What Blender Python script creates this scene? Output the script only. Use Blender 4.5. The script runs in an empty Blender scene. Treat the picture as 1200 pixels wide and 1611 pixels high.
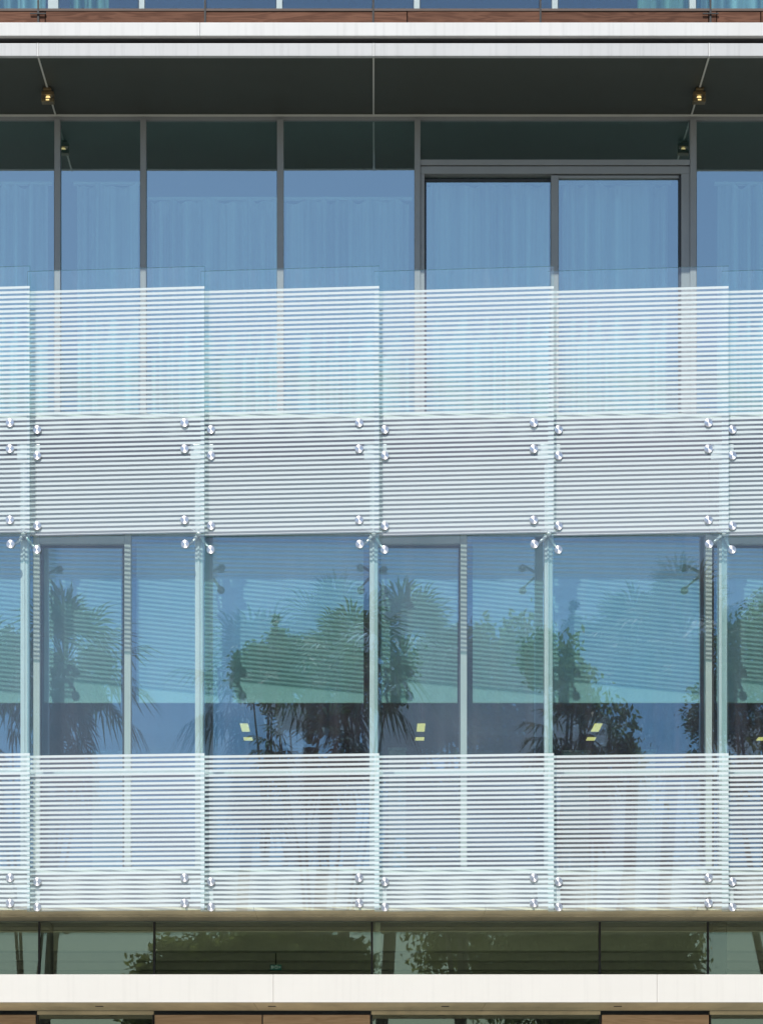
import bpy, bmesh, math, random
from mathutils import Vector, Matrix

random.seed(7)
sc = bpy.context.scene
COL = sc.collection

# ------------------------------------------------------------------ camera, sky, sun
D = 24.0            # metres from the camera to the plane of the striped glass
PPM = 180.0         # photograph pixels per metre on that plane
VX, VY, EYE = 587.0, 1850.0, 1.6

cam = bpy.data.cameras.new('camera')
cam_o = bpy.data.objects.new('camera', cam)
COL.objects.link(cam_o)
cam_o.location = (0, -D, EYE)
cam_o.rotation_euler = (math.radians(90), 0, 0)
cam.sensor_fit = 'VERTICAL'
cam.sensor_height = 24.0
cam.lens = 24.0 * D / (1611.0 / PPM)
cam.shift_x = (600.0 - VX) / 1611.0
cam.shift_y = (VY - 805.5) / 1611.0
cam.clip_end = 3000
sc.camera = cam_o

SUN = Vector((0.23, 1.0, -1.10)).normalized()
elev = math.asin(-SUN.z)
world = bpy.data.worlds.new('World')
sc.world = world
world.use_nodes = True
wn = world.node_tree
for n in list(wn.nodes):
    wn.nodes.remove(n)
sky = wn.nodes.new('ShaderNodeTexSky')
sky.sky_type = 'NISHITA'
sky.sun_disc = False
sky.sun_elevation = elev
sky.sun_rotation = math.atan2(-SUN.x, -SUN.y)
sky.air_density = 1.0
sky.dust_density = 0.3
sky.ozone_density = 2.5
bg = wn.nodes.new('ShaderNodeBackground')
bg.inputs[1].default_value = 0.125
wo = wn.nodes.new('ShaderNodeOutputWorld')
wn.links.new(sky.outputs[0], bg.inputs[0])
wn.links.new(bg.outputs[0], wo.inputs[0])

sl = bpy.data.lights.new('sun', 'SUN')
sl.energy = 4.8
sl.angle = math.radians(0.5)
sl.color = (1.0, 0.965, 0.91)
so = bpy.data.objects.new('sun', sl)
so.rotation_euler = SUN.to_track_quat('-Z', 'Y').to_euler()
so.location = (-5, -20, 40)
COL.objects.link(so)

sc.view_settings.view_transform = 'Standard'
sc.view_settings.look = 'None'
sc.view_settings.gamma = 1.0
sc.view_settings.exposure = 0.0
sc.view_settings.use_curve_mapping = False
sc.render.engine = 'CYCLES'
cy = sc.cycles
cy.use_denoising = True
cy.max_bounces = 8
cy.diffuse_bounces = 2
cy.glossy_bounces = 4
cy.use_adaptive_sampling = True
cy.adaptive_threshold = 0.02
cy.transmission_bounces = 6
cy.transparent_max_bounces = 32
cy.sample_clamp_indirect = 4.0
cy.caustics_reflective = False
cy.caustics_refractive = False


# ------------------------------------------------------------------ helpers
def X(px, d=0.0):
    return (px - VX) / PPM * (1 + d / D)


def Z(py, d=0.0):
    return EYE + (VY - py) / PPM * (1 + d / D)


def P(px, py, d=0.0):
    return Vector((X(px, d), d, Z(py, d)))


def props(o, label=None, cat=None, group=None, kind=None):
    if label: o['label'] = label
    if cat: o['category'] = cat
    if group: o['group'] = group
    if kind: o['kind'] = kind
    return o


def empty(name, loc=(0, 0, 0), parent=None):
    o = bpy.data.objects.new(name, None)
    o.location = loc
    o.empty_display_size = 0.1
    COL.objects.link(o)
    if parent: adopt(o, parent)
    return o


def wpos(o):
    p = Vector(o.location)
    while o.parent:
        o = o.parent
        p += Vector(o.location)
    return p


def adopt(o, parent):
    """parent o, given in world coordinates, to an unrotated parent"""
    o.location = Vector(o.location) - wpos(parent)
    o.parent = parent


def link(name, me, parent=None, mats=(), loc=(0, 0, 0)):
    for m in mats:
        if me.materials.find(m.name) < 0 or len(me.materials) < len(mats):
            me.materials.append(m)
    o = bpy.data.objects.new(name, me)
    o.location = loc
    COL.objects.link(o)
    if parent: adopt(o, parent)
    return o


def box_bm(bm, x0, x1, y0, y1, z0, z1, mi=0):
    vs = [bm.verts.new(c) for c in ((x0, y0, z0), (x1, y0, z0), (x1, y1, z0), (x0, y1, z0),
                                    (x0, y0, z1), (x1, y0, z1), (x1, y1, z1), (x0, y1, z1))]
    fs = []
    for f in ((0, 1, 5, 4), (1, 2, 6, 5), (2, 3, 7, 6), (3, 0, 4, 7), (4, 5, 6, 7), (3, 2, 1, 0)):
        fa = bm.faces.new([vs[i] for i in f])
        fa.material_index = mi
        fs.append(fa)
    return fs


def bm_mesh(bm, name, smooth=False):
    me = bpy.data.meshes.new(name)
    bm.to_mesh(me)
    bm.free()
    if smooth:
        for p in me.polygons: p.use_smooth = True
    return me


def box(name, x0, x1, y0, y1, z0, z1, m, parent=None, bevel=0.0):
    """a box in world coordinates whose origin is the middle of its foot"""
    c = Vector(((x0 + x1) / 2, (y0 + y1) / 2, min(z0, z1)))
    bm = bmesh.new()
    box_bm(bm, min(x0, x1) - c.x, max(x0, x1) - c.x, min(y0, y1) - c.y, max(y0, y1) - c.y, 0, abs(z1 - z0))
    if bevel:
        bmesh.ops.bevel(bm, geom=bm.edges[:], offset=bevel, segments=2, affect='EDGES', profile=0.6)
    return link(name, bm_mesh(bm, name), parent, (m,), c)


def tube_bm(bm, pts, radii, n=8, cap=True):
    rings = []
    for i, p in enumerate(pts):
        a = pts[max(i - 1, 0)]
        b = pts[min(i + 1, len(pts) - 1)]
        t = (Vector(b) - Vector(a)).normalized()
        u = t.orthogonal().normalized() if abs(t.z) < 0.9 else Vector((1, 0, 0))
        u = (u - t * u.dot(t)).normalized()
        v = t.cross(u)
        rings.append([bm.verts.new(Vector(p) + (u * math.cos(2 * math.pi * k / n) + v * math.sin(2 * math.pi * k / n)) * radii[i]) for k in range(n)])
    for a, b in zip(rings, rings[1:]):
        for k in range(n):
            bm.faces.new((a[k], a[(k + 1) % n], b[(k + 1) % n], b[k]))
    if cap:
        bm.faces.new(rings[0][::-1])
        bm.faces.new(rings[-1])


# ------------------------------------------------------------------ materials
def mat(name):
    m = bpy.data.materials.new(name)
    m.use_nodes = True
    nt = m.node_tree
    for n in list(nt.nodes): nt.nodes.remove(n)
    out = nt.nodes.new('ShaderNodeOutputMaterial')
    return m, nt, out


def N(nt, t, **kw):
    n = nt.nodes.new(t)
    for k, v in kw.items():
        if k.startswith('i_'):
            key = k[2:]
            key = int(key) if key.isdigit() else key.replace('_', ' ')
            n.inputs[key].default_value = v
        else:
            setattr(n, k, v)
    return n


def L(nt, a, b): nt.links.new(a, b)


def math_node(nt, op, a, b=None, c=None):
    n = nt.nodes.new('ShaderNodeMath')
    n.operation = op
    for i, v in enumerate((a, b, c)):
        if v is None: continue
        if isinstance(v, (int, float)): n.inputs[i].default_value = v
        else: L(nt, v, n.inputs[i])
    return n.outputs[0]


def schlick(nt, f0, gain=1.0):
    """mirror share that grows at grazing angles, the same from both sides of a sheet"""
    lw = N(nt, 'ShaderNodeLayerWeight', i_Blend=0.5)
    p5 = math_node(nt, 'POWER', lw.outputs['Facing'], 5.0)
    return math_node(nt, 'MULTIPLY_ADD', p5, gain * (1 - f0), f0)


def rgba(c): return (c[0], c[1], c[2], 1.0)


def paint(name, c, rough=0.5, var=0.12, scale=2.0, streak=0.0, metallic=0.0, stretch=(1, 1, 1), bump=0.0, spec=0.5, c2=None):
    """painted or plain surface with worn, uneven tone"""
    m, nt, out = mat(name)
    b = N(nt, 'ShaderNodeBsdfPrincipled', i_Roughness=rough, i_Metallic=metallic)
    b.inputs['Specular IOR Level'].default_value = spec
    tc = N(nt, 'ShaderNodeTexCoord')
    geo = N(nt, 'ShaderNodeNewGeometry')
    mp = N(nt, 'ShaderNodeMapping')
    mp.inputs['Scale'].default_value = stretch
    L(nt, geo.outputs['Position'], mp.inputs[0])
    no = N(nt, 'ShaderNodeTexNoise', i_Scale=scale, i_Detail=6.0, i_Roughness=0.62)
    L(nt, mp.outputs[0], no.inputs['Vector'])
    cr = N(nt, 'ShaderNodeMapRange', i_1=0.3, i_2=0.7, i_3=0.0, i_4=1.0)
    L(nt, no.outputs[0], cr.inputs[0])
    mix = N(nt, 'ShaderNodeMix', data_type='RGBA')
    d = c2 if c2 else tuple(x * (1 - var) for x in c)
    mix.inputs[6].default_value = rgba(c)
    mix.inputs[7].default_value = rgba(d)
    L(nt, cr.outputs[0], mix.inputs[0])
    col = mix.outputs[2]
    if streak:
        mp2 = N(nt, 'ShaderNodeMapping')
        mp2.inputs['Scale'].default_value = (9, 9, 0.25)
        L(nt, geo.outputs['Position'], mp2.inputs[0])
        n2 = N(nt, 'ShaderNodeTexNoise', i_Scale=3.0, i_Detail=4.0)
        L(nt, mp2.outputs[0], n2.inputs['Vector'])
        r2 = N(nt, 'ShaderNodeMapRange', i_1=0.52, i_2=0.75, i_3=0.0, i_4=streak)
        L(nt, n2.outputs[0], r2.inputs[0])
        mx2 = N(nt, 'ShaderNodeMix', data_type='RGBA')
        L(nt, r2.outputs[0], mx2.inputs[0])
        L(nt, col, mx2.inputs[6])
        mx2.inputs[7].default_value = rgba(tuple(x * 0.55 for x in c))
        col = mx2.outputs[2]
    L(nt, col, b.inputs['Base Color'])
    if bump:
        bp = N(nt, 'ShaderNodeBump', i_Strength=bump, i_Distance=0.01)
        L(nt, no.outputs[0], bp.inputs['Height'])
        L(nt, bp.outputs[0], b.inputs['Normal'])
    L(nt, b.outputs[0], out.inputs[0])
    return m


def wood(name, c1, c2, scale=1.0):
    m, nt, out = mat(name)
    b = N(nt, 'ShaderNodeBsdfPrincipled', i_Roughness=0.7)
    b.inputs['Specular IOR Level'].default_value = 0.15
    tc = N(nt, 'ShaderNodeTexCoord')
    oi = N(nt, 'ShaderNodeObjectInfo')
    off = N(nt, 'ShaderNodeCombineXYZ')
    r = math_node(nt, 'MULTIPLY', oi.outputs['Random'], 37.0)
    L(nt, r, off.inputs[0]); L(nt, r, off.inputs[2])
    add = N(nt, 'ShaderNodeVectorMath', operation='ADD')
    L(nt, tc.outputs['Object'], add.inputs[0]); L(nt, off.outputs[0], add.inputs[1])
    mp = N(nt, 'ShaderNodeMapping')
    mp.inputs['Scale'].default_value = (1.3 * scale, 6 * scale, 14 * scale)
    L(nt, add.outputs[0], mp.inputs[0])
    no = N(nt, 'ShaderNodeTexNoise', i_Scale=1.0, i_Detail=3.0, i_Distortion=0.6)
    L(nt, mp.outputs[0], no.inputs['Vector'])
    w = math_node(nt, 'SINE', math_node(nt, 'MULTIPLY', no.outputs[0], 42.0))
    mp2 = N(nt, 'ShaderNodeMapping')
    mp2.inputs['Scale'].default_value = (6, 60, 220)
    L(nt, add.outputs[0], mp2.inputs[0])
    fn = N(nt, 'ShaderNodeTexNoise', i_Scale=1.0, i_Detail=5.0)
    L(nt, mp2.outputs[0], fn.inputs['Vector'])
    f = math_node(nt, 'MULTIPLY_ADD', w, 0.28, 0.5)
    f2 = math_node(nt, 'MULTIPLY_ADD', fn.outputs[0], 0.9, math_node(nt, 'SUBTRACT', f, 0.45))
    mix = N(nt, 'ShaderNodeMix', data_type='RGBA', clamp_factor=True)
    mix.inputs[6].default_value = rgba(c1); mix.inputs[7].default_value = rgba(c2)
    L(nt, f2, mix.inputs[0])
    hs = N(nt, 'ShaderNodeHueSaturation')
    L(nt, mix.outputs[2], hs.inputs['Color'])
    L(nt, math_node(nt, 'MULTIPLY_ADD', oi.outputs['Random'], 0.35, 0.82), hs.inputs['Value'])
    L(nt, hs.outputs[0], b.inputs['Base Color'])
    bp = N(nt, 'ShaderNodeBump', i_Strength=0.25, i_Distance=0.004)
    L(nt, fn.outputs[0], bp.inputs['Height']); L(nt, bp.outputs[0], b.inputs['Normal'])
    L(nt, b.outputs[0], out.inputs[0])
    return m


PERIOD = 7.4 / PPM


def frit_glass(name, zhi, zlo, duty=0.52):
    """clear tinted glass with white ceramic lines printed between the local heights zlo and zhi"""
    m, nt, out = mat(name)
    tc = N(nt, 'ShaderNodeTexCoord')
    sep = N(nt, 'ShaderNodeSeparateXYZ')
    L(nt, tc.outputs['Object'], sep.inputs[0])
    z = sep.outputs[2]
    fr = math_node(nt, 'FRACT', math_node(nt, 'DIVIDE', math_node(nt, 'SUBTRACT', zhi, z), PERIOD))
    line = math_node(nt, 'LESS_THAN', fr, duty)
    rng = math_node(nt, 'MULTIPLY', math_node(nt, 'LESS_THAN', z, zhi), math_node(nt, 'GREATER_THAN', z, zlo))
    mask = math_node(nt, 'MULTIPLY', line, rng)
    geo = N(nt, 'ShaderNodeNewGeometry')
    no = N(nt, 'ShaderNodeTexNoise', i_Scale=2.3, i_Detail=7.0, i_Roughness=0.65)
    L(nt, geo.outputs['Position'], no.inputs['Vector'])
    op = N(nt, 'ShaderNodeMapRange', i_1=0.25, i_2=0.75, i_3=0.97, i_4=0.90)
    L(nt, no.outputs[0], op.inputs[0])
    mask = math_node(nt, 'MULTIPLY', mask, op.outputs[0])
    # clear glass, lightly dusty, with a pale brightening painted in among the lines
    tr = N(nt, 'ShaderNodeBsdfTransparent', i_Color=(0.88, 0.965, 0.955, 1))
    gl = N(nt, 'ShaderNodeBsdfGlossy', i_Color=(0.85, 0.93, 1.0, 1), i_Roughness=0.0)
    fac = schlick(nt, 0.085)
    clear = N(nt, 'ShaderNodeMixShader')
    L(nt, fac, clear.inputs[0]); L(nt, tr.outputs[0], clear.inputs[1]); L(nt, gl.outputs[0], clear.inputs[2])
    dust_veil = N(nt, 'ShaderNodeBsdfDiffuse', i_Color=(0.80, 0.72, 0.80, 1))
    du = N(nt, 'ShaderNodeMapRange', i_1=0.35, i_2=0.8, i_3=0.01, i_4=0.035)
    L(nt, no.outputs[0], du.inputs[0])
    oi = N(nt, 'ShaderNodeObjectInfo')
    st_m = N(nt, 'ShaderNodeMapping'); st_m.inputs['Scale'].default_value = (7, 7, 0.35)
    L(nt, geo.outputs['Position'], st_m.inputs[0])
    st = N(nt, 'ShaderNodeTexNoise', i_Scale=1.6, i_Detail=4.0)
    L(nt, st_m.outputs[0], st.inputs['Vector'])
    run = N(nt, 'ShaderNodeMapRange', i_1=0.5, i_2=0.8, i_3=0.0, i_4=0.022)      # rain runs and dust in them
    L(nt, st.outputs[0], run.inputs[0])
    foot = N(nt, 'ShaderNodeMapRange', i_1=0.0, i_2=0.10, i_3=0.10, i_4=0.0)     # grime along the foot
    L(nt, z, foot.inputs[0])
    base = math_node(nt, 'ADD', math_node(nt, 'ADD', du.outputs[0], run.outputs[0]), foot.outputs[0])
    dirt_and_veil = math_node(nt, 'MULTIPLY_ADD', rng, math_node(nt, 'MULTIPLY_ADD', oi.outputs['Random'], 0.06, 0.05), base)  # pale veil painted over the striped zone to brighten its gaps, added to the dirt
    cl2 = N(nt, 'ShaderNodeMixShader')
    L(nt, dirt_and_veil, cl2.inputs[0]); L(nt, clear.outputs[0], cl2.inputs[1]); L(nt, dust_veil.outputs[0], cl2.inputs[2])
    df = N(nt, 'ShaderNodeBsdfDiffuse', i_Color=(0.81, 0.895, 0.89, 1))
    tl = N(nt, 'ShaderNodeBsdfTranslucent', i_Color=(0.92, 0.93, 0.97, 1))
    fm = N(nt, 'ShaderNodeMixShader', i_0=0.34)
    L(nt, df.outputs[0], fm.inputs[1]); L(nt, tl.outputs[0], fm.inputs[2])
    fg = N(nt, 'ShaderNodeMixShader')
    L(nt, schlick(nt, 0.04), fg.inputs[0])
    L(nt, fm.outputs[0], fg.inputs[1]); L(nt, gl.outputs[0], fg.inputs[2])
    fin = N(nt, 'ShaderNodeMixShader')
    L(nt, mask, fin.inputs[0]); L(nt, cl2.outputs[0], fin.inputs[1]); L(nt, fg.outputs[0], fin.inputs[2])
    L(nt, fin.outputs[0], out.inputs[0])
    return m


def window_glass(name, tcol, gcol, fac, wav=0.006, wscale=0.9):
    m, nt, out = mat(name)
    tr = N(nt, 'ShaderNodeBsdfTransparent', i_Color=rgba(tcol))
    gl = N(nt, 'ShaderNodeBsdfGlossy', i_Color=rgba(gcol), i_Roughness=0.0)
    geo = N(nt, 'ShaderNodeNewGeometry')
    oi = N(nt, 'ShaderNodeObjectInfo')
    no = N(nt, 'ShaderNodeTexNoise', noise_dimensions='4D', i_Scale=wscale, i_Detail=1.0)
    L(nt, geo.outputs['Position'], no.inputs['Vector'])
    L(nt, math_node(nt, 'MULTIPLY', oi.outputs['Random'], 50.0), no.inputs['W'])
    bp = N(nt, 'ShaderNodeBump', i_Strength=1.0, i_Distance=wav)
    L(nt, no.outputs[0], bp.inputs['Height']); L(nt, bp.outputs[0], gl.inputs['Normal'])
    f = schlick(nt, fac)
    mx = N(nt, 'ShaderNodeMixShader')
    L(nt, f, mx.inputs[0]); L(nt, tr.outputs[0], mx.inputs[1]); L(nt, gl.outputs[0], mx.inputs[2])
    L(nt, mx.outputs[0], out.inputs[0])
    return m


def simple_glass(name, tcol, fac, gcol=(0.9, 0.95, 1)):
    m, nt, out = mat(name)
    tr = N(nt, 'ShaderNodeBsdfTransparent', i_Color=rgba(tcol))
    gl = N(nt, 'ShaderNodeBsdfGlossy', i_Color=rgba(gcol), i_Roughness=0.0)
    mx = N(nt, 'ShaderNodeMixShader', i_0=fac)
    L(nt, tr.outputs[0], mx.inputs[1]); L(nt, gl.outputs[0], mx.inputs[2])
    L(nt, mx.outputs[0], out.inputs[0])
    return m


def edge_glass(name):
    m, nt, out = mat(name)
    b = N(nt, 'ShaderNodeBsdfPrincipled', i_Roughness=0.15)
    b.inputs['Base Color'].default_value = (0.10, 0.27, 0.25, 1)
    tr = N(nt, 'ShaderNodeBsdfTransparent', i_Color=(0.4, 0.7, 0.66, 1))
    mx = N(nt, 'ShaderNodeMixShader', i_0=0.5)
    L(nt, tr.outputs[0], mx.inputs[1]); L(nt, b.outputs[0], mx.inputs[2])
    L(nt, mx.outputs[0], out.inputs[0])
    return m


def cloth(name, c, tl=0.35, fold_shade=1.0):
    m, nt, out = mat(name)
    geo = N(nt, 'ShaderNodeNewGeometry')
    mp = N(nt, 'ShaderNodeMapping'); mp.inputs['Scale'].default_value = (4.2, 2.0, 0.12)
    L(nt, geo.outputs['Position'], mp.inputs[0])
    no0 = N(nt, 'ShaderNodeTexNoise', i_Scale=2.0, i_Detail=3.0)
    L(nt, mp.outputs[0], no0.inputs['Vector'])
    no = N(nt, 'ShaderNodeMapRange', i_1=0.35, i_2=0.65, i_3=0.0, i_4=fold_shade)
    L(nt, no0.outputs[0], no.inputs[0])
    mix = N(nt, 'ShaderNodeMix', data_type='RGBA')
    mix.inputs[6].default_value = rgba(c); mix.inputs[7].default_value = rgba(tuple(x * 0.45 for x in c))  # shade of the folds and doubled sheer layers painted in as darker upright bands
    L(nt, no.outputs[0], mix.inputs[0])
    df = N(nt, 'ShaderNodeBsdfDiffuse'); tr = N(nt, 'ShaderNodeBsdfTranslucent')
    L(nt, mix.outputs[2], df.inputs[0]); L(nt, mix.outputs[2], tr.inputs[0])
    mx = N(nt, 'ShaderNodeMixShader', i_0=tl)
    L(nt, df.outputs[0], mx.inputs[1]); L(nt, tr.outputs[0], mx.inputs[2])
    L(nt, mx.outputs[0], out.inputs[0])
    return m


def emit(name, c, s):
    m, nt, out = mat(name)
    e = N(nt, 'ShaderNodeEmission', i_Color=rgba(c), i_Strength=s)
    L(nt, e.outputs[0], out.inputs[0])
    return m


def brushed(name):
    m, nt, out = mat(name)
    b = N(nt, 'ShaderNodeBsdfPrincipled', i_Roughness=0.40, i_Metallic=1.0)
    b.inputs['Base Color'].default_value = (0.74, 0.73, 0.76, 1)
    b.inputs['Anisotropic'].default_value = 0.85
    b.inputs['Anisotropic Rotation'].default_value = 0.25
    tg = N(nt, 'ShaderNodeTangent', direction_type='RADIAL', axis='Y')
    L(nt, tg.outputs[0], b.inputs['Tangent'])
    L(nt, b.outputs[0], out.inputs[0])
    return m


def leafmat(name, c1, c2):
    m, nt, out = mat(name)
    geo = N(nt, 'ShaderNodeNewGeometry')
    mix = N(nt, 'ShaderNodeMix', data_type='RGBA')
    mix.inputs[6].default_value = rgba(c1); mix.inputs[7].default_value = rgba(c2)
    L(nt, geo.outputs['Random Per Island'], mix.inputs[0])
    df = N(nt, 'ShaderNodeBsdfPrincipled', i_Roughness=0.5)
    tr = N(nt, 'ShaderNodeBsdfTranslucent')
    L(nt, mix.outputs[2], df.inputs['Base Color']); L(nt, mix.outputs[2], tr.inputs[0])
    mx = N(nt, 'ShaderNodeMixShader', i_0=0.6)
    L(nt, df.outputs[0], mx.inputs[1]); L(nt, tr.outputs[0], mx.inputs[2])
    L(nt, mx.outputs[0], out.inputs[0])
    return m


M_white = paint('white_fascia_paint', (0.585, 0.58, 0.565), 0.45, 0.09, 1.5, streak=0.25)
M_canopy = paint('white_canopy_paint', (0.64, 0.612, 0.56), 0.5, 0.05, 1.2, streak=0.10)
M_alu = paint('pale_grey_fascia_metal', (0.49, 0.49, 0.485), 0.42, 0.10, 1.5, streak=0.3)
M_joint = paint('light_joint_metal', (0.62, 0.62, 0.56), 0.45, 0.1)
M_soffit = paint('dark_soffit_paint', (0.056, 0.060, 0.050), 0.55, 0.10, 0.9, spec=0.3)
M_frame = paint('grey_window_frame', (0.27, 0.28, 0.28), 0.45, 0.08, 4)
M_frame_lo = paint('silver_window_frame', (0.42, 0.44, 0.42), 0.4, 0.08, 4)
M_frame_dk = paint('dark_window_gasket', (0.025, 0.027, 0.03), 0.5, 0.1)
M_slab = paint('dark_slab_edge', (0.17, 0.175, 0.18), 0.7, 0.25, 3)
M_slab_lo = paint('grey_slab_edge', (0.40, 0.37, 0.36), 0.7, 0.2, 3)
M_deck = paint('brown_deck_edge', (0.11, 0.08, 0.065), 0.7, 0.2, 3)
M_spandrel = paint('grey_spandrel_metal', (0.50, 0.54, 0.55), 0.5, 0.08, 2)
M_ledge = paint('pale_ledge_metal', (0.66, 0.67, 0.62), 0.45, 0.1, 3)
M_beige = paint('beige_soffit_metal', (0.80, 0.69, 0.45), 0.5, 0.38, 1.6, stretch=(1.6, 0.4, 1))
M_steel = paint('post_steel', (0.60, 0.64, 0.64), 0.35, 0.12, 5, metallic=0.3)
M_stain = paint('arm_steel', (0.72, 0.72, 0.72), 0.35, 0.1, 8, metallic=0.35)
M_bolt = brushed('brushed_bolt_steel')
M_black = paint('black_joint', (0.02, 0.02, 0.02), 0.6, 0.1)
M_woodp = wood('brown_deck_wood', (0.15, 0.072, 0.045), (0.07, 0.030, 0.018))
M_woodg = wood('tan_wall_wood', (0.58, 0.41, 0.27), (0.44, 0.29, 0.18), 0.8)
M_wall = paint('room_wall', (0.24, 0.26, 0.32), 0.8, 0.1, 1)
M_ceil = paint('room_ceiling', (0.38, 0.4, 0.4), 0.8, 0.1, 1)
M_floor = paint('room_floor', (0.12, 0.13, 0.16), 0.7, 0.2, 1)
M_curtain = cloth('white_sheer_curtain', (0.90, 0.93, 0.92), 0.22, 0.75)
M_curtain_g = cloth('pale_green_curtain', (0.45, 0.66, 0.55))
M_curtain_c = cloth('pale_cyan_curtain', (0.55, 0.75, 0.75))
M_blind = cloth('white_blind_fabric', (0.84, 0.90, 0.90), 0.2, 0.12)
M_lum = emit('luminaire_light', (1.0, 0.76, 0.25), 1.35)
M_lamp = emit('lamp_light', (1.0, 0.74, 0.30), 1.3)
M_brass = paint('bronze_lamp_housing', (0.20, 0.15, 0.08), 0.35, 0.2, 10, metallic=0.6)
M_win = window_glass('blue_grey_coated_glass', (0.68, 0.95, 0.92), (0.78, 0.95, 1.0), 0.42, 0.003, 0.6)
M_win_lo = window_glass('blue_coated_glass', (0.74, 0.94, 0.93), (0.50, 0.68, 0.96), 0.33, 0.0035, 0.6)
M_win_top = window_glass('clear_blue_glass', (0.80, 0.94, 0.95), (0.50, 0.66, 1.0), 0.12)
M_wing = window_glass('green_grey_glass', (0.84, 0.90, 0.74), (0.58, 0.66, 0.54), 0.20, 0.002, 0.5)
M_inner = simple_glass('inner_glass_face', (0.96, 0.98, 0.97), 0.03)
M_edge = edge_glass('green_glass_edge')
M_clear = simple_glass('clear_rail_glass', (0.90, 0.96, 0.95), 0.07)
M_ground = paint('ground_paving', (0.46, 0.44, 0.38), 0.85, 0.3, 0.6)
M_grass = paint('lawn_grass', (0.06, 0.09, 0.03), 0.9, 0.4, 2.0)
M_bark = paint('bark', (0.24, 0.20, 0.16), 0.9, 0.5, 6, bump=0.6)
M_leaf = leafmat('green_leaves', (0.11, 0.19, 0.055), (0.05, 0.10, 0.03))
M_leaf2 = leafmat('olive_leaves', (0.30, 0.34, 0.11), (0.17, 0.20, 0.07))
M_palm = leafmat('palm_fronds', (0.11, 0.17, 0.065), (0.05, 0.09, 0.035))
M_dead = leafmat('dead_fronds', (0.09, 0.085, 0.055), (0.04, 0.04, 0.028))
M_sign = emit('exit_sign_green', (0.06, 0.45, 0.38), 0.09)
M_signw = emit('exit_sign_white', (0.8, 1.0, 0.95), 0.18)

# ------------------------------------------------------------------ ground
gm = bmesh.new()
S = 600
vs = [gm.verts.new(c) for c in ((-S, -S, 0), (S, -S, 0), (S, S, 0), (-S, S, 0))]
gm.faces.new(vs)
props(link('ground', bm_mesh(gm, 'ground'), None, (M_ground,)), 'grey paved ground reaching to the horizon', 'ground', kind='structure')

# ------------------------------------------------------------------ the building
XL, XR = X(-520), X(1700)
UD, LD, GD = 1.36, 0.94, 1.27        # depth of the glazing: upper floor, lower floor, ground floor
building = props(empty('building', (0, 1.3, 0)), 'modern building facade with white fascias and stacked floors of blue glazing', 'building')

# --- top balcony edge: wood band, two fascias with a shadow gap between them
z_soff = Z(88)
z_topfl = Z(36)
W_J = [-520, -210, 60, 71, 322, 587, 640.5, 850, 1115, 1127.5, 1197, 1400, 1700]
for a, b in zip(W_J, W_J[1:]):
    box('wood_plank', X(a) + .004, X(b) - .004, 0.035 + random.uniform(0, .008), 0.075, Z(35.6), Z(15.2), M_woodp, building, 0.003)
box('plank_backing', XL, XR, 0.078, 0.16, Z(36), Z(15.5), M_black, building)
cap_j = [-520, 322, 1700]
for a, b in zip(cap_j, cap_j[1:]):
    box('deck_edge', X(a) + .003, X(b) - .003, 0.03, 1.25, Z(14.6), Z(11), M_deck, building)
for a, b in zip([-520, 315, 1700], [315, 1700]):
    box('fascia_panel', X(a) + .0008, X(b) - .0008, -0.01, 0.05, Z(57), Z(36), M_white, building, 0.004)
box('shadow_gap', XL, XR, 0.22, 0.26, Z(69), Z(56), M_slab, building)
box('floor_slab', XL, XR, 0.052, 0.21, Z(56), Z(36.3), M_slab, building)
for px in (130, 430, 700, 930):
    box('gap_bracket', X(px), X(px + 70), 0.12, 0.215, Z(67), Z(61), M_slab, building)
SJ = [-467, 60, 587.5, 1115, 1642]
for a, b in zip(SJ, SJ[1:]):
    box('fascia_panel', X(a) + .008, X(b) - .008, 0.0, 0.05, z_soff, Z(68), M_alu, building, 0.004)
    box('soffit_panel', X(a) + .008, X(b) - .008, 0.052, UD + 0.02, z_soff + .004, z_soff + .03, M_soffit, building)
for a in SJ[1:4]:
    box('joint_strip', X(a) - .007, X(a) + .007, -0.003, 0.04, z_soff - .002, Z(68), M_white, building)
    box('joint_strip', X(a) - .007, X(a) + .007, 0.041, UD - 0.03, z_soff - .003, z_soff + .02, M_joint, building)
box('floor_slab', XL, XR, 0.27, 6.0, z_soff + .05, Z(36), M_slab, building)
box('head_trim', XL, XR, UD - 0.03, UD - 0.012, z_soff - .012, z_soff + .003, M_joint, building)


def pane(px0, px1, zt, zb, d, m, parent, name='pane', th=0.02):
    """one sheet of glass: coated face outside, plain faces inside"""
    x0, x1 = X(px0, d), X(px1, d)
    c = Vector(((x0 + x1) / 2, d, zb))
    bm = bmesh.new()
    fs = box_bm(bm, x0 - c.x, x1 - c.x, 0, th, 0, zt - zb)
    for i, f in enumerate(fs):
        f.material_index = 0 if i == 0 else 1
    o = link(name, bm_mesh(bm, name), parent, (m, M_inner), c)
    o.rotation_euler = (random.uniform(-.0012, .0012), 0, random.uniform(-.0015, .0015))   # no two panes sit quite alike
    return o


def bar(px0, px1, zt, zb, d0, d1, m, parent, name):
    """frame member whose front face, at depth d0, spans px0..px1"""
    return box(name, X(px0, d0), X(px1, d0), d0, d1, zb, zt, m, parent, 0.002)


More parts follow.
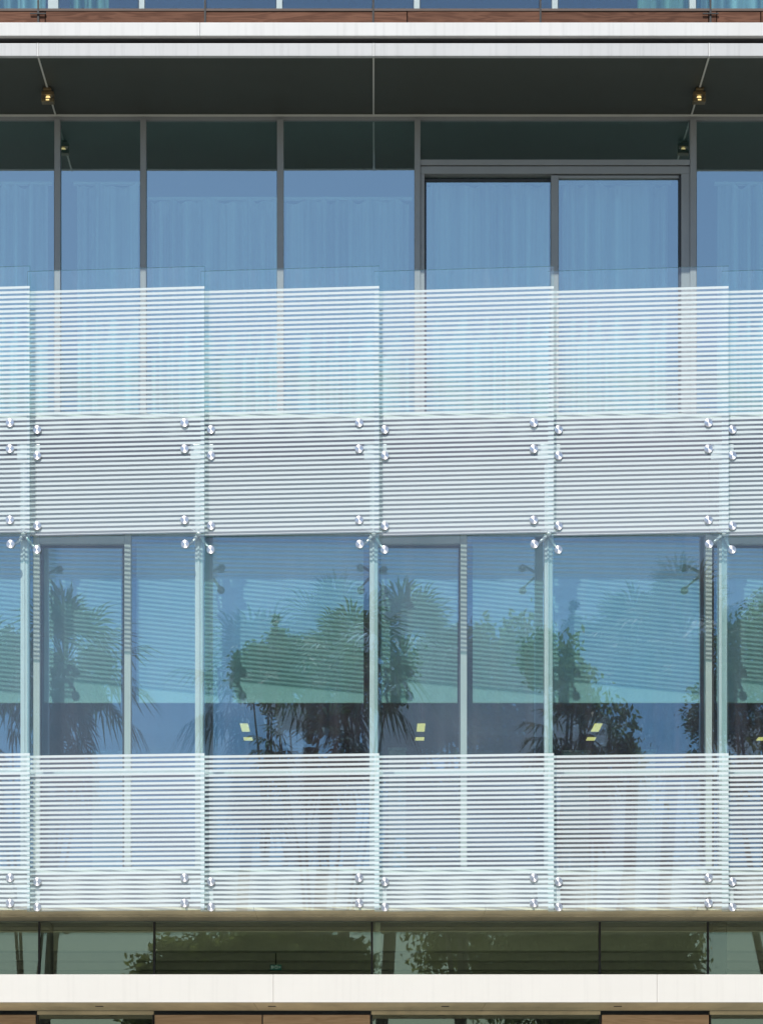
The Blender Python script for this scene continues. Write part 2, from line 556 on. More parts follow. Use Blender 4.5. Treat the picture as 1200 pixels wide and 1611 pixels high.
# --- upper floor: fixed panes, then a sliding door
zt_u = z_soff - 0.013
zb_u = Z(652, 0.6) - 0.05
uw = empty('window', (X(380, UD), UD, zb_u), building)
box('head_frame', XL, XR, UD - 0.01, UD + 0.06, zt_u - 0.03, zt_u, M_frame, uw)
U_M = [(-125, -116), (86, 95), (221, 230), (436, 446), (652, 661), (1085, 1095), (1221, 1230), (1436, 1446)]
for a, b in U_M:
    bar(a, b, zt_u - .031, zb_u, UD - 0.045, UD + 0.07, M_frame, uw, 'mullion')
for i, (a, b) in enumerate(zip(U_M, U_M[1:])):
    if a[0] == 652: continue
    pane(a[1] + 0.5, b[0] - 0.5, zt_u - .032, zb_u, UD + 0.015 + random.uniform(0, .002), M_win, uw)
dr = empty('sliding_door', (X(870, UD), UD, zb_u), building)
zs = Z(253, UD)
pane(661.5, 1084.5, zt_u - .032, Z(254, UD), UD + .015, M_win, dr)
bar(661.4, 1084.6, Z(253.5, UD), Z(262, UD), UD - .04, UD + .06, M_frame, dr, 'transom')
bar(661.4, 1084.6, Z(263.5, UD), Z(275, UD), UD - .03, UD + .08, M_frame, dr, 'door_head')
bar(661.4, 667.5, Z(275.2, UD), zb_u, UD - .03, UD + .08, M_frame, dr, 'door_jamb')
bar(1071, 1084.6, Z(275.2, UD), zb_u, UD - .03, UD + .08, M_frame, dr, 'door_jamb')
l1 = empty('door_leaf', (X(768, UD), UD + .05, zb_u), dr)
l2 = empty('door_leaf', (X(970, UD), UD + .01, zb_u), dr)
pane(670, 867, Z(283, UD), zb_u, UD + .055, M_win, l1)
bar(667.6, 867, Z(279, UD), Z(283, UD), UD + .04, UD + .07, M_frame_dk, l1, 'top_rail')
bar(667.6, 670.5, Z(283, UD), zb_u, UD + .04, UD + .07, M_frame_dk, l1, 'stile')
pane(878.5, 1066, Z(281.5, UD), zb_u, UD + .012, M_win, l2)
bar(866.5, 878, Z(277, UD), zb_u, UD - .02, UD + .035, M_frame, l2, 'stile')
bar(1067, 1070.8, Z(277, UD), zb_u, UD - .02, UD + .035, M_frame_dk, l2, 'stile')
bar(878.2, 1066.8, Z(277, UD), Z(281, UD), UD - .015, UD + .035, M_frame, l2, 'top_rail')

# --- slab between the floors
z_us_t, z_us_b = Z(651, .18), Z(688, .18)
box('ledge_trim', XL, XR, 0.165, 0.26, z_us_t - .045, z_us_t, M_ledge, building, 0.004)
box('floor_slab', XL, XR, 0.18, 6.0, z_us_b, z_us_t - .046, M_slab, building)
box('floor_deck', XL, XR, 0.262, UD - .05, z_us_t - .045, z_us_t - .005, M_slab_lo, building)

# --- lower floor: repeated bays of a door and a wide pane
zt_l, zb_l = z_us_b - 0.002, Z(1364, .6)
PW = 528.2
for k in range(-1, 3):
    box('spandrel_panel', X(58 + k * PW, LD) + .002, X(58 + (k + 1) * PW, LD) - .002, LD - .03, LD + .06, Z(842.5, LD), zt_l, M_spandrel, building, .002)
zt_l = Z(843, LD)
for k in (-1, 0, 1, 2):
    o = k * PW
    w = empty('window', (X(300 + o, LD), LD, zb_l), building)
    bar(53 + o, 63 + o, zt_l, zb_l, LD - .05, LD + .08, M_frame_lo, w, 'mullion')
    bar(196 + o, 206 + o, zt_l, zb_l, LD - .05, LD + .08, M_frame_lo, w, 'mullion')
    pane(206.5 + o, 52.5 + PW + o, zt_l, zb_l, LD + .012, M_win_lo, w)
    bar(63.2 + o, 195.8 + o, Z(844, LD), Z(857, LD), LD - .045, LD + .07, M_frame_lo, w, 'door_head')
    dl = empty('door_leaf', (X(130 + o, LD), LD + .05, zb_l), building)
    pane(65 + o, 194 + o, Z(858.5, LD), zb_l, LD + .05, M_win_lo, dl)
    bar(63.3 + o, 66 + o, Z(857.2, LD), zb_l, LD + .03, LD + .068, M_frame_dk, dl, 'stile')
    bar(193 + o, 195.7 + o, Z(857.2, LD), zb_l, LD + .03, LD + .068, M_frame_dk, dl, 'stile')
    bar(66.2 + o, 192.8 + o, Z(857.2, LD), Z(860, LD), LD + .03, LD + .068, M_frame_dk, dl, 'top_rail')
box('guard_rail', XL, XR, LD - .09, LD - .055, Z(1221, LD), Z(1213, LD), M_steel, building, .004)

# --- slab under the lower floor with its grooved beige soffit
z_ls_t, z_ls_b = Z(1366, .18), Z(1432, .18)
box('ledge_trim', XL, XR, 0.165, 0.26, z_ls_t - .05, z_ls_t, M_ledge, building, 0.004)
box('floor_slab', XL, XR, 0.18, 7.0, z_ls_b + .03, z_ls_t - .051, M_slab_lo, building)
for y0, y1, dz in ((0.17, 0.36, 0), (0.375, 0.70, 0.006), (0.72, 0.78, 0.014), (0.80, GD - .03, 0.003)):
    for a, b in zip([-520, 45, 398, 765, 1100, 1700], [45, 398, 765, 1100, 1700]):
        box('soffit_panel', X(a) + .002, X(b) - .002, y0, y1, z_ls_b + dz, z_ls_b + .029, M_beige, building)

# --- ground floor glazing above and below the white canopy
z_ct, z_cb = Z(1533), Z(1577)
for a, b in zip([-520, -175, 430, 1033, 1700], [-175, 430, 1033, 1700]):
    box('fascia_panel', X(a) + .0006, X(b) - .0006, 0.0, 0.06, z_cb, z_ct, M_canopy, building, 0.004)
box('canopy_slab', XL, XR, 0.062, GD - .02, z_cb + .02, z_ct - .02, M_canopy, building)
for a, b in zip([-520, 45, 398, 765, 1100, 1700], [45, 398, 765, 1100, 1700]):
    box('soffit_panel', X(a) + .002, X(b) - .002, 0.062, GD - .03, z_cb + .003, z_cb + .019, M_beige, building)
for px in (157, 428, 700, 971, -110, 1245):
    box('soffit_slot', X(px - 6, .6), X(px + 6, .6), .55, .62, z_cb - .001, z_cb + .0028, M_black, building)
z_gt = z_ls_b - .002
G_J = [-300, -115, 62, 243, 585, 943, 1113, 1290, 1560]
gw = empty('window', (X(500, GD), GD, z_ct), building)
for i, (a, b) in enumerate(zip(G_J, G_J[1:])):
    pane(a + 1.5, b - 1.5, z_gt, z_ct - .02, GD, M_wing, gw)
for a in G_J:
    bar(a - 1.7, a + 1.7, z_gt, z_ct - .02, GD - .008, GD + .05, M_black, gw, 'mullion')
bar(63.5, 80, z_gt, z_ct - .02, GD + .06, GD + .3, M_slab, gw, 'column')
bar(590, 598, z_gt, z_ct - .02, GD + .06, GD + .3, M_steel, gw, 'column')
bar(1120, 1143, z_gt, z_ct - .02, GD + .06, GD + .3, M_slab, gw, 'column')
for a, b in [(-300, -115), (-113, 57), (244, 412), (414, 582), (946, 1114), (1300, 1470)]:
    z0 = z_cb - .03
    while z0 > 0.15:
        h = 0.145
        box('wall_board', X(a, GD), X(b, GD), GD - .02 + random.uniform(0, .004), GD + .03, max(z0 - h, 0.02), z0 - .005, M_woodg, building, .003)
        z0 -= h
for a, b in [(59, 242), (584, 944), (1116, 1298)]:
    g2 = empty('window', (X((a + b) / 2, GD), GD, 0), building)
    pane(a + 2, b - 2, z_cb - .035, 0.05, GD + .01, M_wing, g2)
    bar(a, b, z_cb, z_cb - .033, GD - .02, GD + .06, M_beige, g2, 'head_frame')
    bar(a, a + 1.9, z_cb - .034, 0.02, GD - .02, GD + .06, M_black, g2, 'jamb')
    bar(b - 1.9, b, z_cb - .034, 0.02, GD - .02, GD + .06, M_black, g2, 'jamb')

# --- rooms behind the glass
for (zb, zt, dd) in ((z_us_t - .004, z_soff + .049, UD), (z_ls_t - .049, z_us_b - .001, LD), (0.02, z_ls_b + .029, GD)):
    box('back_wall', XL, XR, 9.0, 9.1, zb, zt, M_wall, building)
    box('side_wall', XL - .1, XL, dd, 9.0, zb, zt, M_wall, building)
    box('side_wall', XR, XR + .1, dd, 9.0, zb, zt, M_wall, building)
    box('room_ceiling', XL, XR, dd + .09, 8.99, zt - .03, zt - .003, M_ceil, building)
    if zb < .1:
        for yb in (2.2, 3.4, 4.6, 5.8):
            box('ceiling_beam', XL, XR, yb, yb + .25, zt - .22, zt - .031, M_ledge, building)
    box('room_floor', XL, XR, dd + .09, 8.99, zb - .02, zb + .004, M_floor, building)

# --- floor above, of which only the foot shows
zt_t, zb_t = Z(-520), Z(12, .9)
tw = empty('window', (X(500, UD), UD, zb_t), building)
for a, b in [(-60, -50), (76, 92), (219, 227.5), (435, 444), (651, 660), (868, 877), (1084, 1094), (1220, 1230)]:
    bar(a, b, zt_t, zb_t, UD - .04, UD + .06, M_white, tw, 'mullion')
TM = [-55, 84, 223, 439.5, 655.5, 872.5, 1089, 1225]
for a, b in zip(TM, TM[1:]):
    pane(a + 6, b - 6, zt_t, zb_t, UD + .015, M_win_top, tw)
box('back_wall', XL, XR, 5.0, 5.1, zb_t, zt_t, M_wall, building)
box('floor_slab', XL, XR, -0.01, 6.0, zt_t + .002, zt_t + .3, M_slab, building)

# ------------------------------------------------------------------ glass balustrade of the top balcony
bal = props(empty('glass_balustrade', (0, .1, Z(15))), 'clear glass balustrade above the brown wood band at the very top', 'balustrade')
BJ = [-203, 60, 322.5, 587, 850, 1117.5, 1382]
for a, b in zip(BJ, BJ[1:]):
    o = box('glass_pane', X(a) + .012, X(b) - .012, .10, .115, Z(14.5), Z(-180), M_clear, bal)
for a in BJ:
    box('joint_post', X(a) - .008, X(a) + .008, 0.026, 0.034, Z(35.5), Z(-180), M_black, bal)
for a in (60, 1117.5):
    box('clamp', X(a) - .07, X(a) + .07, 0.012, 0.025, Z(20.8), Z(19.2), M_black, bal)

# ------------------------------------------------------------------ striped glass screen
PITCH, PWID, TILT, TH = 274.45, 282.0, 0.14, 0.018
EDGES = [47.5 + PITCH * k for k in (-1, 0, 1, 2, 3, 4, 5)]


def panel_mesh(name, h, zhi, zlo):
    """origin at the foot of the right, forward edge; runs to the left and back"""
    w = PWID / PPM
    n = Vector((TILT, w, 0)).normalized()          # points away from the viewer
    a, b = Vector((0, 0, 0)), Vector((-w, TILT, 0))
    bm = bmesh.new()
    c = [a, b, b + n * TH, a + n * TH]
    lo = [bm.verts.new(v) for v in c]
    hi = [bm.verts.new(v + Vector((0, 0, h))) for v in c]
    for k in range(4):
        f = bm.faces.new((lo[(k + 1) % 4], lo[k], hi[k], hi[(k + 1) % 4]))
        f.material_index = (0, 2, 1, 2)[k]
    f = bm.faces.new(lo); f.material_index = 2
    f = bm.faces.new(hi[::-1]); f.material_index = 2
    bmesh.ops.recalc_face_normals(bm, faces=bm.faces[:])
    me = bm_mesh(bm, name)
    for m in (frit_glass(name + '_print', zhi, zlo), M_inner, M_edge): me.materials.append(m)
    return me


h_u = (838 - 418) / PPM
h_l = (1431.5 - 840) / PPM
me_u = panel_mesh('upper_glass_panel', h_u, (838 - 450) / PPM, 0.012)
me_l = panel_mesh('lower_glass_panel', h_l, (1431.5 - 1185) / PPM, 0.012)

up = props(empty('glass_screen', (0, .1, Z(838))), 'upper tier of overlapping glass panels striped white below a clear top edge', 'glass screen')
lo = props(empty('glass_screen', (0, .1, Z(1431.5))), 'lower tier of overlapping glass panels, clear above and striped white below', 'glass screen')
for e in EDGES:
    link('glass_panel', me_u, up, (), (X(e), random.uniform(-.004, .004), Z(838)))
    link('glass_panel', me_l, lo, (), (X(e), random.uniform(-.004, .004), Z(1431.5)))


def bolt_mesh():
    bm = bmesh.new()
    n, prof = 28, [(0.0, -0.0205), (0.012, -0.0204), (0.0335, -0.020), (0.0360, -0.0180), (0.0360, -0.001), (0.0, -0.001)]
    rings = []
    for r, y in prof:
        if r == 0: rings.append([bm.verts.new((0, y, 0))])
        else: rings.append([bm.verts.new((r * math.cos(2 * math.pi * k / n), y, r * math.sin(2 * math.pi * k / n))) for k in range(n)])
    for a, b in zip(rings, rings[1:]):
        for k in range(n):
            if len(a) == 1: bm.faces.new((a[0], b[k], b[(k + 1) % n]))
            elif len(b) == 1: bm.faces.new((a[k], b[0], a[(k + 1) % n]))
            else: bm.faces.new((a[k], b[k], b[(k + 1) % n], a[(k + 1) % n]))
    bmesh.ops.recalc_face_normals(bm, faces=bm.faces[:])
    me = bm_mesh(bm, 'bolt')
    me.materials.append(M_bolt)
    return me


me_bolt = bolt_mesh()


def rod(name, pts, radii, m, parent, n=8):
    c = Vector(pts[0])
    bm = bmesh.new()
    tube_bm(bm, [Vector(p) - c for p in pts], radii, n)
    bmesh.ops.recalc_face_normals(bm, faces=bm.faces[:])
    return link(name, bm_mesh(bm, name, True), parent, (m,), c)


def glass_depth(px_off):
    """depth of a panel's face px_off photograph pixels left of its forward edge"""
    return -px_off / PWID * TILT


me_post = None
for e in EDGES:
    x_r, y_r = e - 322 + 290.5, None
    dl = glass_depth(-(31.5))
    dr_ = glass_depth(-(PWID - 17.5))
    lb, rb = e - 31.5, e + 8.8
    # brackets bolted to the slab edges
    for scr, ys, yb, zc in ((up, (665, 706), 705, z_us_b), (lo, (1381, 1421), 1404, z_ls_b)):
        br = empty('bracket', (X(e), .15, Z(yb)), scr)
        box('plate', X(e - 24), X(e + 12), .165, .178, Z(yb + 10), Z(yb - 14), M_stain, br, .003)
        for y in ys:
            for px, d, dy in ((lb, dl, 0), (rb, dr_, 5.2 if scr is up else 4.2)):
                p = P(px, y + dy)
                p.y = d
                link('bolt', me_bolt, br, (), p)
                q = Vector((p.x, .166, p.z))
                rod('standoff', [p + Vector((0, .02, 0)), q], [.011, .011], M_stain, br)
    # post with the four-armed spider at its head
    xp = X(e - 8.5, .2)
    pt = box('post', xp - .036, xp + .036, .20, .33, z_ls_t + .002, Z(716, .2), M_steel, lo, .006)
    box('rib', xp - .012, xp + .004, .190, .1985, z_ls_t + .01, Z(720, .2), M_steel, pt, .002)
    sp = empty('spider', (xp, .17, Z(845, .17)), lo)
    hub = Vector((xp, .17, Z(841, .17)))
    rod('hub', [hub + Vector((0, .03, 0)), hub + Vector((0, -.035, 0)), hub + Vector((0, -.045, 0))], [.024, .024, .016], M_stain, sp, 12)
    for px, y, d in ((lb, 818, dl), (rb, 822.3, dr_), (lb + 1, 856, dl), (rb - .5, 860, dr_)):
        p = P(px, y); p.y = d
        link('bolt', me_bolt, sp, (), p)
        q = Vector((p.x, max(d + .05, .13), p.z))
        rod('arm', [hub + Vector((0, -.01, 0)), hub * .5 + q * .5 + Vector((0, .004, 0)), q, Vector((p.x, d + .02, p.z))], [.016, .014, .013, .013], M_stain, sp)

# ------------------------------------------------------------------ soffit lamps
for px, lab in ((76, 'small lit bronze lamp under the dark soffit, left one'), (1099, 'small lit bronze lamp under the dark soffit, right one')):
    d = .77
    x = X(60 if px < 500 else 1115)
    zt = z_soff - .004
    lampo = props(empty('soffit_lamp', (x, d, zt)), lab, 'lamp', 'lamps under the soffit')
    box('mount', x - .035, x + .035, d - .09, d + .04, zt - .02, zt, M_brass, lampo, .003)
    box('housing', x - .056, x + .056, d - .055, d + .02, zt - .05, zt - .021, M_brass, lampo, .004)
    box('housing', x - .056, x + .056, d - .055, d + .02, zt - .115, zt - .08, M_brass, lampo, .004)
    box('side_plate', x - .055, x - .047, d - .04, d + .01, zt - .079, zt - .051, M_brass, lampo)
    box('side_plate', x + .047, x + .055, d - .04, d + .01, zt - .079, zt - .051, M_brass, lampo)
    bm = bmesh.new()
    tube_bm(bm, [(0, 0, 0), (0, 0, .018)], [.022, .018], 14)
    link('bulb', bm_mesh(bm, 'bulb'), lampo, (M_lamp,), (x, d - .02, zt - .074))
    box('lens', x - .015, x + .015, d - .0575, d - .0555, zt - .104, zt - .092, M_lamp, lampo)


# ------------------------------------------------------------------ curtains and blinds
def curtain(px0, px1, ytop, d, zbot, m, label, group='curtains behind the glass', seed=0, pleat=0.17, amp=.085):
    rnd = random.Random(seed)
    x0, x1 = X(px0, d), X(px1, d)
    zt = Z(ytop, d)
    n = max(int((x1 - x0) / .012), 12)
    ph, cols = 0.0, []
    for i in range(n + 1):
        x = x0 + (x1 - x0) * i / n
        ph += 2 * math.pi * .012 / pleat * (1 + .45 * math.sin(x * 7.3 + seed) + rnd.uniform(-.2, .2))
        cols.append((x, ph))
    rows = [0, .03, .07, .3, .65, 1]
    bm = bmesh.new()
    g = []
    for t in rows:
        z = zt + (zbot - zt) * t
        a = amp * (.45 if t < .05 else .75 + .5 * t)
        g.append([bm.verts.new((x - x0, a * math.sin(p + .25 * math.sin(p * .5 + t * 2)) , z - zbot + (.02 * math.sin(p * .5 + seed) if t < .02 else 0))) for x, p in cols])
    for r0, r1 in zip(g, g[1:]):
        for i in range(n):
            bm.faces.new((r1[i], r1[i + 1], r0[i + 1], r0[i]))
    root = props(empty('curtain', (x0, d, zbot)), label, 'curtain', group)
    link('fabric', bm_mesh(bm, 'fabric', True), root, (m,), (x0, d, zbot))
    box('track', x0 - .03, x1 + .03, d - .02, d + .02, zt + .004, zt + .03, M_ledge, root)
    return root


CD = UD + .34
zfl = z_us_t + .01
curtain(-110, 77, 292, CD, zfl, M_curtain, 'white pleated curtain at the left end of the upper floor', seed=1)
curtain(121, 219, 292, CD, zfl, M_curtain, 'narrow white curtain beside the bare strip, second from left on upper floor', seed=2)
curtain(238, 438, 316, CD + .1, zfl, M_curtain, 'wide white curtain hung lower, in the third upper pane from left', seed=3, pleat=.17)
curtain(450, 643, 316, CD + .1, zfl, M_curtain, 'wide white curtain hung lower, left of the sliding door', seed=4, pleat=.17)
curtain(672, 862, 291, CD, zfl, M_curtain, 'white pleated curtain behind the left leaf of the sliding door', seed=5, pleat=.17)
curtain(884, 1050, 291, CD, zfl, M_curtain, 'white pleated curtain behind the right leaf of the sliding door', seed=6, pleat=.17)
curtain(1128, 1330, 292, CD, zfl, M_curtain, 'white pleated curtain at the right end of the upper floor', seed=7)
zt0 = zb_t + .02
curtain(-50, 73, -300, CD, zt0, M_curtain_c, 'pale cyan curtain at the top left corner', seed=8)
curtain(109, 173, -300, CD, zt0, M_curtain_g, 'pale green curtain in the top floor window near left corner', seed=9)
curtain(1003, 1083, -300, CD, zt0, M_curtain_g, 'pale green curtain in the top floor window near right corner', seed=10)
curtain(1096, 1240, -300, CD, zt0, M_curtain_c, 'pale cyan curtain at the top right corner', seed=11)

BD = LD + .19
bl_lab = {('d', 0): 'short pale roller blind in the narrow door at far left', ('w', -1): 'pale roller blind at the left edge of the lower floor',
          ('w', 0): 'wide pale roller blind in the left wide pane of the lower floor', ('d', 1): 'pale roller blind in the narrow middle door of the lower floor',
          ('w', 1): 'wide pale roller blind in the right wide pane of the lower floor', ('d', 2): 'pale roller blind in the narrow door at far right',
          }
for k in (-1, 0, 1, 2):
    for kind, a, b in (('d', 70, 191), ('w', 215, 572)):
        if (kind, k) not in bl_lab: continue
        o = k * PW
        x0, x1 = X(a + o, BD), X(b + o, BD)
        zt = zt_l - .03
        r = props(empty('roller_blind', ((x0 + x1) / 2, BD, zt)), bl_lab[(kind, k)], 'blind', 'roller blinds on the lower floor')
        box('fabric', x0, x1, BD, BD + .003, Z(1104, BD), zt, M_blind, r)
        rod('roller', [(x0, BD + .02, zt), (x1, BD + .02, zt)], [.025, .025], M_ledge, r, 10)
        box('bottom_bar', x0, x1, BD - .003, BD + .006, Z(1106, BD), Z(1104.1, BD), M_ledge, r)

# ------------------------------------------------------------------ lit luminaires deep in the lower floor
h_c = EYE + 5.0
dl_ = (h_c - EYE) * PPM / (VY - 1145.0) * D - D
for px, lab in ((385.5, 'lit yellow ceiling light seen slanting left under the left wide blind'), (662, 'lit yellow ceiling light seen through the middle door'),
                (938, 'lit yellow ceiling light seen slanting right under the right wide blind'), (1213, 'lit yellow ceiling light cut by the right edge')):
    x = X(px, dl_)
    r = props(empty('ceiling_light', (x, dl_, h_c)), lab, 'ceiling light', 'ceiling lights of the lower floor')
    box('housing', x - .06, x + .06, dl_ - .33, dl_ + .95, h_c + .004, h_c + .05, M_frame, r)
    box('diffuser', x - .044, x + .044, dl_ - .27, dl_ + .27, h_c, h_c + .0035, M_lum, r)
    box('diffuser', x - .05, x + .05, dl_ + .68, dl_ + .9, h_c, h_c + .0035, M_lum, r)
    rod('cord', [(x, dl_, h_c + .051), (x, dl_, z_us_b - .04)], [.004, .004], M_black, r, 5)

# ------------------------------------------------------------------ low cabinets inside the lower floor
for px0, px1, yt, cd, lab in ((144, 196, 1181, 2.6, 'low pale cabinet inside, behind the left door'), (884, 928, 1180, 2.9, 'low pale cabinet inside, behind the left of the right wide pane'),
                              (998, 1032, 1179, 2.9, 'low pale cabinet inside, behind the right of the right wide pane'), (610, 640, 1176, 2.9, 'low pale cabinet inside, behind the middle door')):
    x0, x1, zt, zb = X(px0, cd), X(px1, cd), Z(yt, cd), z_ls_t
    r = props(empty('cabinet', ((x0 + x1) / 2, cd, zb)), lab, 'cabinet', 'low cabinets inside')
    box('carcass', x0 + .01, x1 - .01, cd + .02, cd + .45, zb, zt - .026, M_ledge, r)
    box('top', x0, x1, cd, cd + .47, zt - .025, zt, M_curtain_c, r, .003)
    xm = (x0 + x1) / 2
    box('door', x0 + .012, xm - .003, cd, cd + .019, zb + .05, zt - .03, M_ledge, r, .002)
    box('door', xm + .003, x1 - .012, cd, cd + .019, zb + .05, zt - .03, M_ledge, r, .002)

# ------------------------------------------------------------------ exit sign behind the ground floor glazing
sd = 3.0
sx, sz = X(434, sd), Z(1525, sd)
r = props(empty('exit_sign', (sx, sd, sz)), 'tiny green exit sign just above the white canopy', 'exit sign')
box('sign_box', sx - .055, sx + .055, sd, sd + .03, sz - .004, sz + .045, M_sign, r)
for a, b, c, d_ in ((-.045, -.03, .006, .036), (-.024, -.012, .012, .03), (-.006, .012, .006, .016), (-.006, .012, .026, .036), (.018, .026, .008, .034), (.034, .046, .014, .028)):
    box('pictogram', sx + a, sx + b, sd - .003, sd - .0005, sz + c, sz + d_, M_signw, r)
rod('hanger', [(sx, sd + .015, sz + .046), (sx, sd + .015, z_ls_b)], [.006, .006], M_black, r, 6)


# ------------------------------------------------------------------ trees opposite, seen mirrored in the glass
def mirror(px, py, y, d):
    """where a thing at y must stand to be mirrored at that pixel by glazing at depth d"""
    t = (2 * d + D - y) / (D * PPM)
    return (px - VX) * t, EYE + (VY - py) * t, t


def trunk_part(root, pts, radii):
    bm = bmesh.new()
    c = Vector(root.location)
    tube_bm(bm, [Vector(p) - c for p in pts], radii, 9)
    return link('trunk', bm_mesh(bm, 'trunk', True), root, (M_bark,), c)


def fan_leaf(bm, base, direc, length, rnd, droop, nseg=15):
    """a fan palm frond: stalk and a fan of narrow drooping blades"""
    d = direc.normalized()
    side = d.cross(Vector((0, 0, 1)))
    side = side.normalized() if side.length > .05 else Vector((1, 0, 0))
    upv = side.cross(d).normalized()
    tip = base + d * length * .5 + Vector((0, 0, -droop * length * .08))
    w = .018
    a = [bm.verts.new(p) for p in (base - side * w, base + side * w, tip + side * w, tip - side * w)]
    bm.faces.new(a)
    for k in range(nseg):
        an = math.radians(-105 + 210 * k / (nseg - 1)) + rnd.uniform(-.05, .05)
        bd = (d * math.cos(an) + side * math.sin(an)).normalized()
        l = length * .62 * (1 - .25 * abs(math.sin(an))) * rnd.uniform(.85, 1.1)
        wd = bd.cross(upv).normalized() * .03
        m = tip + bd * l * .55 + Vector((0, 0, -droop * l * .10))
        t = tip + bd * l * .9 + Vector((0, 0, -droop * l * .5))
        v = [bm.verts.new(p) for p in (tip, m + wd, t, m - wd)]
        bm.faces.new(v)


def palm(px, py_top, y, lean_px, size, label, seed):
    rnd = random.Random(seed)
    x, ztop, t = mirror(px, py_top, y, LD)
    zc = ztop - 1.05 * size
    xb = x + lean_px * t
    root = props(empty('palm_tree', (xb, y, 0)), label, 'palm tree', 'palms opposite the facade')
    pts = [(xb + (x - xb) * s, y, zc * s) for s in (0, .1, .3, .6, .85, 1)]
    trunk_part(root, pts, [.25, .17, .14, .13, .13, .16])
    top = Vector((x, y, zc))
    c0 = Vector(root.location)
    bm = bmesh.new()
    for i in range(46):
        el = math.radians(rnd.uniform(-35, 85))
        az = i * 2.39996 + rnd.uniform(-.2, .2)
        dv = Vector((math.cos(az) * math.cos(el), math.sin(az) * math.cos(el), math.sin(el)))
        fan_leaf(bm, top - c0 + dv * .12, dv, size * rnd.uniform(1.15, 1.6), rnd, .55 + .6 * max(0, .6 - math.sin(el)), 17)
    link('crown', bm_mesh(bm, 'crown'), root, (M_palm,), c0)
    bm = bmesh.new()
    for i in range(40):
        az = rnd.uniform(0, 6.283)
        z = -rnd.uniform(.1, 1.5) * size
        dv = Vector((math.cos(az) * .42, math.sin(az) * .42, -1))
        fan_leaf(bm, top - c0 + Vector((math.cos(az) * .2, math.sin(az) * .2, z)), dv, size * rnd.uniform(.7, 1.2), rnd, .7, 11)
    link('dead_fronds', bm_mesh(bm, 'dead_fronds'), root, (M_dead,), c0)
    return root


def leafy(name, label, cat, group, foot, blobs, n, leaf, m, trunk_r, seed, hang=0.0):
    """trunk, limbs to every clump and many small leaves spread through the clumps"""
    rnd = random.Random(seed)
    foot = Vector(foot)
    root = props(empty(name, foot), label, cat, group)
    fork = None
    zmin = min(b[2] - b[5] for b in blobs)
    cx = sum(b[0] for b in blobs) / len(blobs)
    fork = Vector((foot.x * .6 + cx * .4, foot.y, min(max(zmin * .7, .6), 4.0)))
    trunk_part(root, [foot, foot * .5 + fork * .5, fork], [trunk_r * 1.3, trunk_r, trunk_r * .85])
    bm = bmesh.new()
    for b in blobs:
        c = Vector(b[:3])
        mid = (fork + c) * .5 + Vector((rnd.uniform(-.3, .3), rnd.uniform(-.3, .3), .3))
        tube_bm(bm, [fork - foot, mid - foot, c - foot], [trunk_r * .45, trunk_r * .25, trunk_r * .1], 6, False)
    link('limbs', bm_mesh(bm, 'limbs', True), root, (M_bark,), foot)
    vol = [b[3] * b[4] * b[5] for b in blobs]
    tot = sum(v ** .75 for v in vol)
    verts, faces = [], []
    for b, v in zip(blobs, vol):
        c = Vector(b[:3])
        k = int(n * v ** .75 / tot)
        ncl = max(6, k // 45)
        cl = []
        for _ in range(ncl):
            u = Vector((rnd.gauss(0, 1), rnd.gauss(0, 1), rnd.gauss(0, 1))).normalized() * rnd.uniform(.55, 1.0)
            cl.append(c + Vector((u.x * b[3], u.y * b[4], u.z * b[5])))
        sp = .30 * (b[3] + b[5]) / 2
        for _ in range(k):
            q = rnd.choice(cl)
            p = q + Vector((rnd.gauss(0, sp), rnd.gauss(0, sp), rnd.gauss(0, sp * .8))) * .62
            if hang:
                p.z -= hang * rnd.random() ** 3
            ax = Vector((rnd.gauss(0, 1), rnd.gauss(0, 1), rnd.gauss(0, .7) - hang)).normalized()
            bx = ax.orthogonal().normalized()
            bx = (Matrix.Rotation(rnd.uniform(0, 6.28), 3, ax) @ bx)
            s = leaf * rnd.uniform(.6, 1.4)
            i0 = len(verts)
            for w in (p - ax * s, p + bx * s * .42, p + ax * s, p - bx * s * .42):
                verts.append(w - foot)
            faces.append((i0, i0 + 1, i0 + 2, i0 + 3))
    me = bpy.data.meshes.new('crown')
    me.from_pydata(verts, [], faces)
    link('crown', me, root, (m,), foot)
    return root


def blob(px, py, y, rpx, rpy, ry=None, d=LD):
    x, z, t = mirror(px, py, y, d)
    return (x, y, z, rpx * t, ry or rpx * t, rpy * t)


G = 'trees opposite the facade'
palm(105, 945, -31, -60, 1.3, 'fan palm with hanging dead fronds mirrored in the left door', 11)
palm(-40, 985, -35, -70, 1.4, 'fan palm mirrored at the left edge of the lower floor', 12)
palm(555, 965, -33, -30, 1.1, 'fan palm mirrored at the right end of the left wide pane', 13)
palm(640, 935, -30, -62, 1.25, 'tall fan palm mirrored in the middle door', 14)
palm(490, 1100, -31, -60, 0.95, 'low palm with drooping fronds mirrored under the left wide blind', 15)
y = -38
leafy('broadleaf_tree', 'green tree behind the fan palm mirrored in the left door', 'tree', G, mirror(20, 1850, y, LD)[:1] + (y, 0),
      [blob(150, 1060, y, 38, 45), blob(85, 1075, y, 50, 45), blob(20, 1050, y, 55, 55), blob(-50, 1060, y, 55, 60), blob(140, 1100, y, 40, 30)], 16000, .062, M_leaf, .12, 20)
y = -36
leafy('broadleaf_tree', 'round green tree mirrored in the left wide pane', 'tree', G, mirror(455, 1850, y, LD)[:1] + (y, 0),
      [blob(400, 1060, y, 36, 42), blob(455, 1052, y, 48, 42), blob(515, 1045, y, 48, 42), blob(565, 1055, y, 30, 36)], 20000, .062, M_leaf, .16, 21)
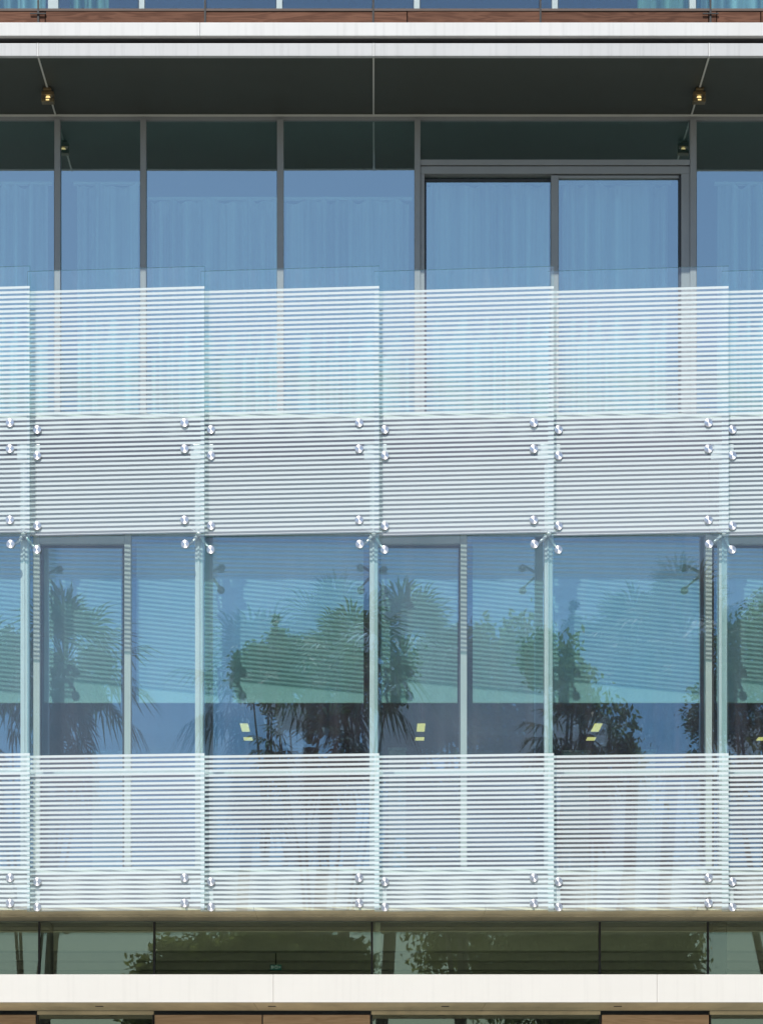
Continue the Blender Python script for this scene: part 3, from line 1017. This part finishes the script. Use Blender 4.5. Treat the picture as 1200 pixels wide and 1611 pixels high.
leafy('cypress_tree', 'pointed cypress tip mirrored above the trees in the left wide pane', 'tree', G, mirror(433, 1850, -38, LD)[:1] + (-38, 0),
      [blob(433, 990, -38, 6, 22), blob(433, 1020, -38, 13, 30), blob(433, 1070, -38, 18, 50)], 2600, .07, M_leaf, .2, 22)
y = -33
leafy('broadleaf_tree', 'dense dark tree mirrored in the middle door', 'tree', G, mirror(760, 1850, y, LD)[:1] + (y, 0),
      [blob(665, 1075, y, 45, 60), blob(700, 1040, y, 40, 55), blob(640, 1120, y, 35, 45), blob(705, 1110, y, 40, 60)], 20000, .062, M_leaf, .16, 23, .6)
y = -34
leafy('weeping_tree', 'big weeping tree with wide crown mirrored beside the right wide pane', 'tree', G, mirror(880, 1850, y, LD)[:1] + (y, 0),
      [blob(770, 1020, y, 50, 55), blob(825, 1010, y, 50, 55), blob(880, 1045, y, 50, 60), blob(800, 1100, y, 75, 80), blob(900, 1120, y, 70, 70), blob(960, 1150, y, 45, 55),
       blob(770, 1190, y, 60, 70), blob(870, 1220, y, 80, 80), blob(960, 1240, y, 60, 70), blob(720, 1300, y, 80, 90), blob(850, 1330, y, 90, 90), blob(980, 1340, y, 80, 90), blob(1050, 1400, y, 60, 80),
       blob(690, 1440, y, 50, 70), blob(790, 1460, y, 80, 70), blob(900, 1465, y, 85, 75), blob(1010, 1470, y, 80, 75), blob(1075, 1500, y, 40, 70), blob(850, 1530, y, 110, 60), blob(1000, 1540, y, 90, 60)],
      60000, .085, M_leaf2, .16, 24, 1.3)
y = -37
leafy('broadleaf_tree', 'feathery tree mirrored at the right edge of the lower floor', 'tree', G, mirror(1290, 1850, y, LD)[:1] + (y, 0),
      [blob(1120, 1120, y, 35, 60), blob(1165, 1030, y, 45, 70), blob(1215, 1000, y, 55, 70), blob(1180, 1120, y, 70, 70), blob(1140, 1200, y, 50, 60)], 20000, .062, M_leaf, .16, 25)
y = -29
leafy('round_shrub_tree', 'low broad tree mirrored above the white canopy left of centre', 'tree', G, mirror(415, 1850, y, GD)[:1] + (y, 0),
      [blob(px, 1503 + abs(px - 430) * .12, y, 50, 42, d=GD) for px in range(265, 585, 40)] + [blob(px, 1580, y, 60, 60, d=GD) for px in range(250, 600, 70)],
      36000, .08, M_leaf2, .2, 26)
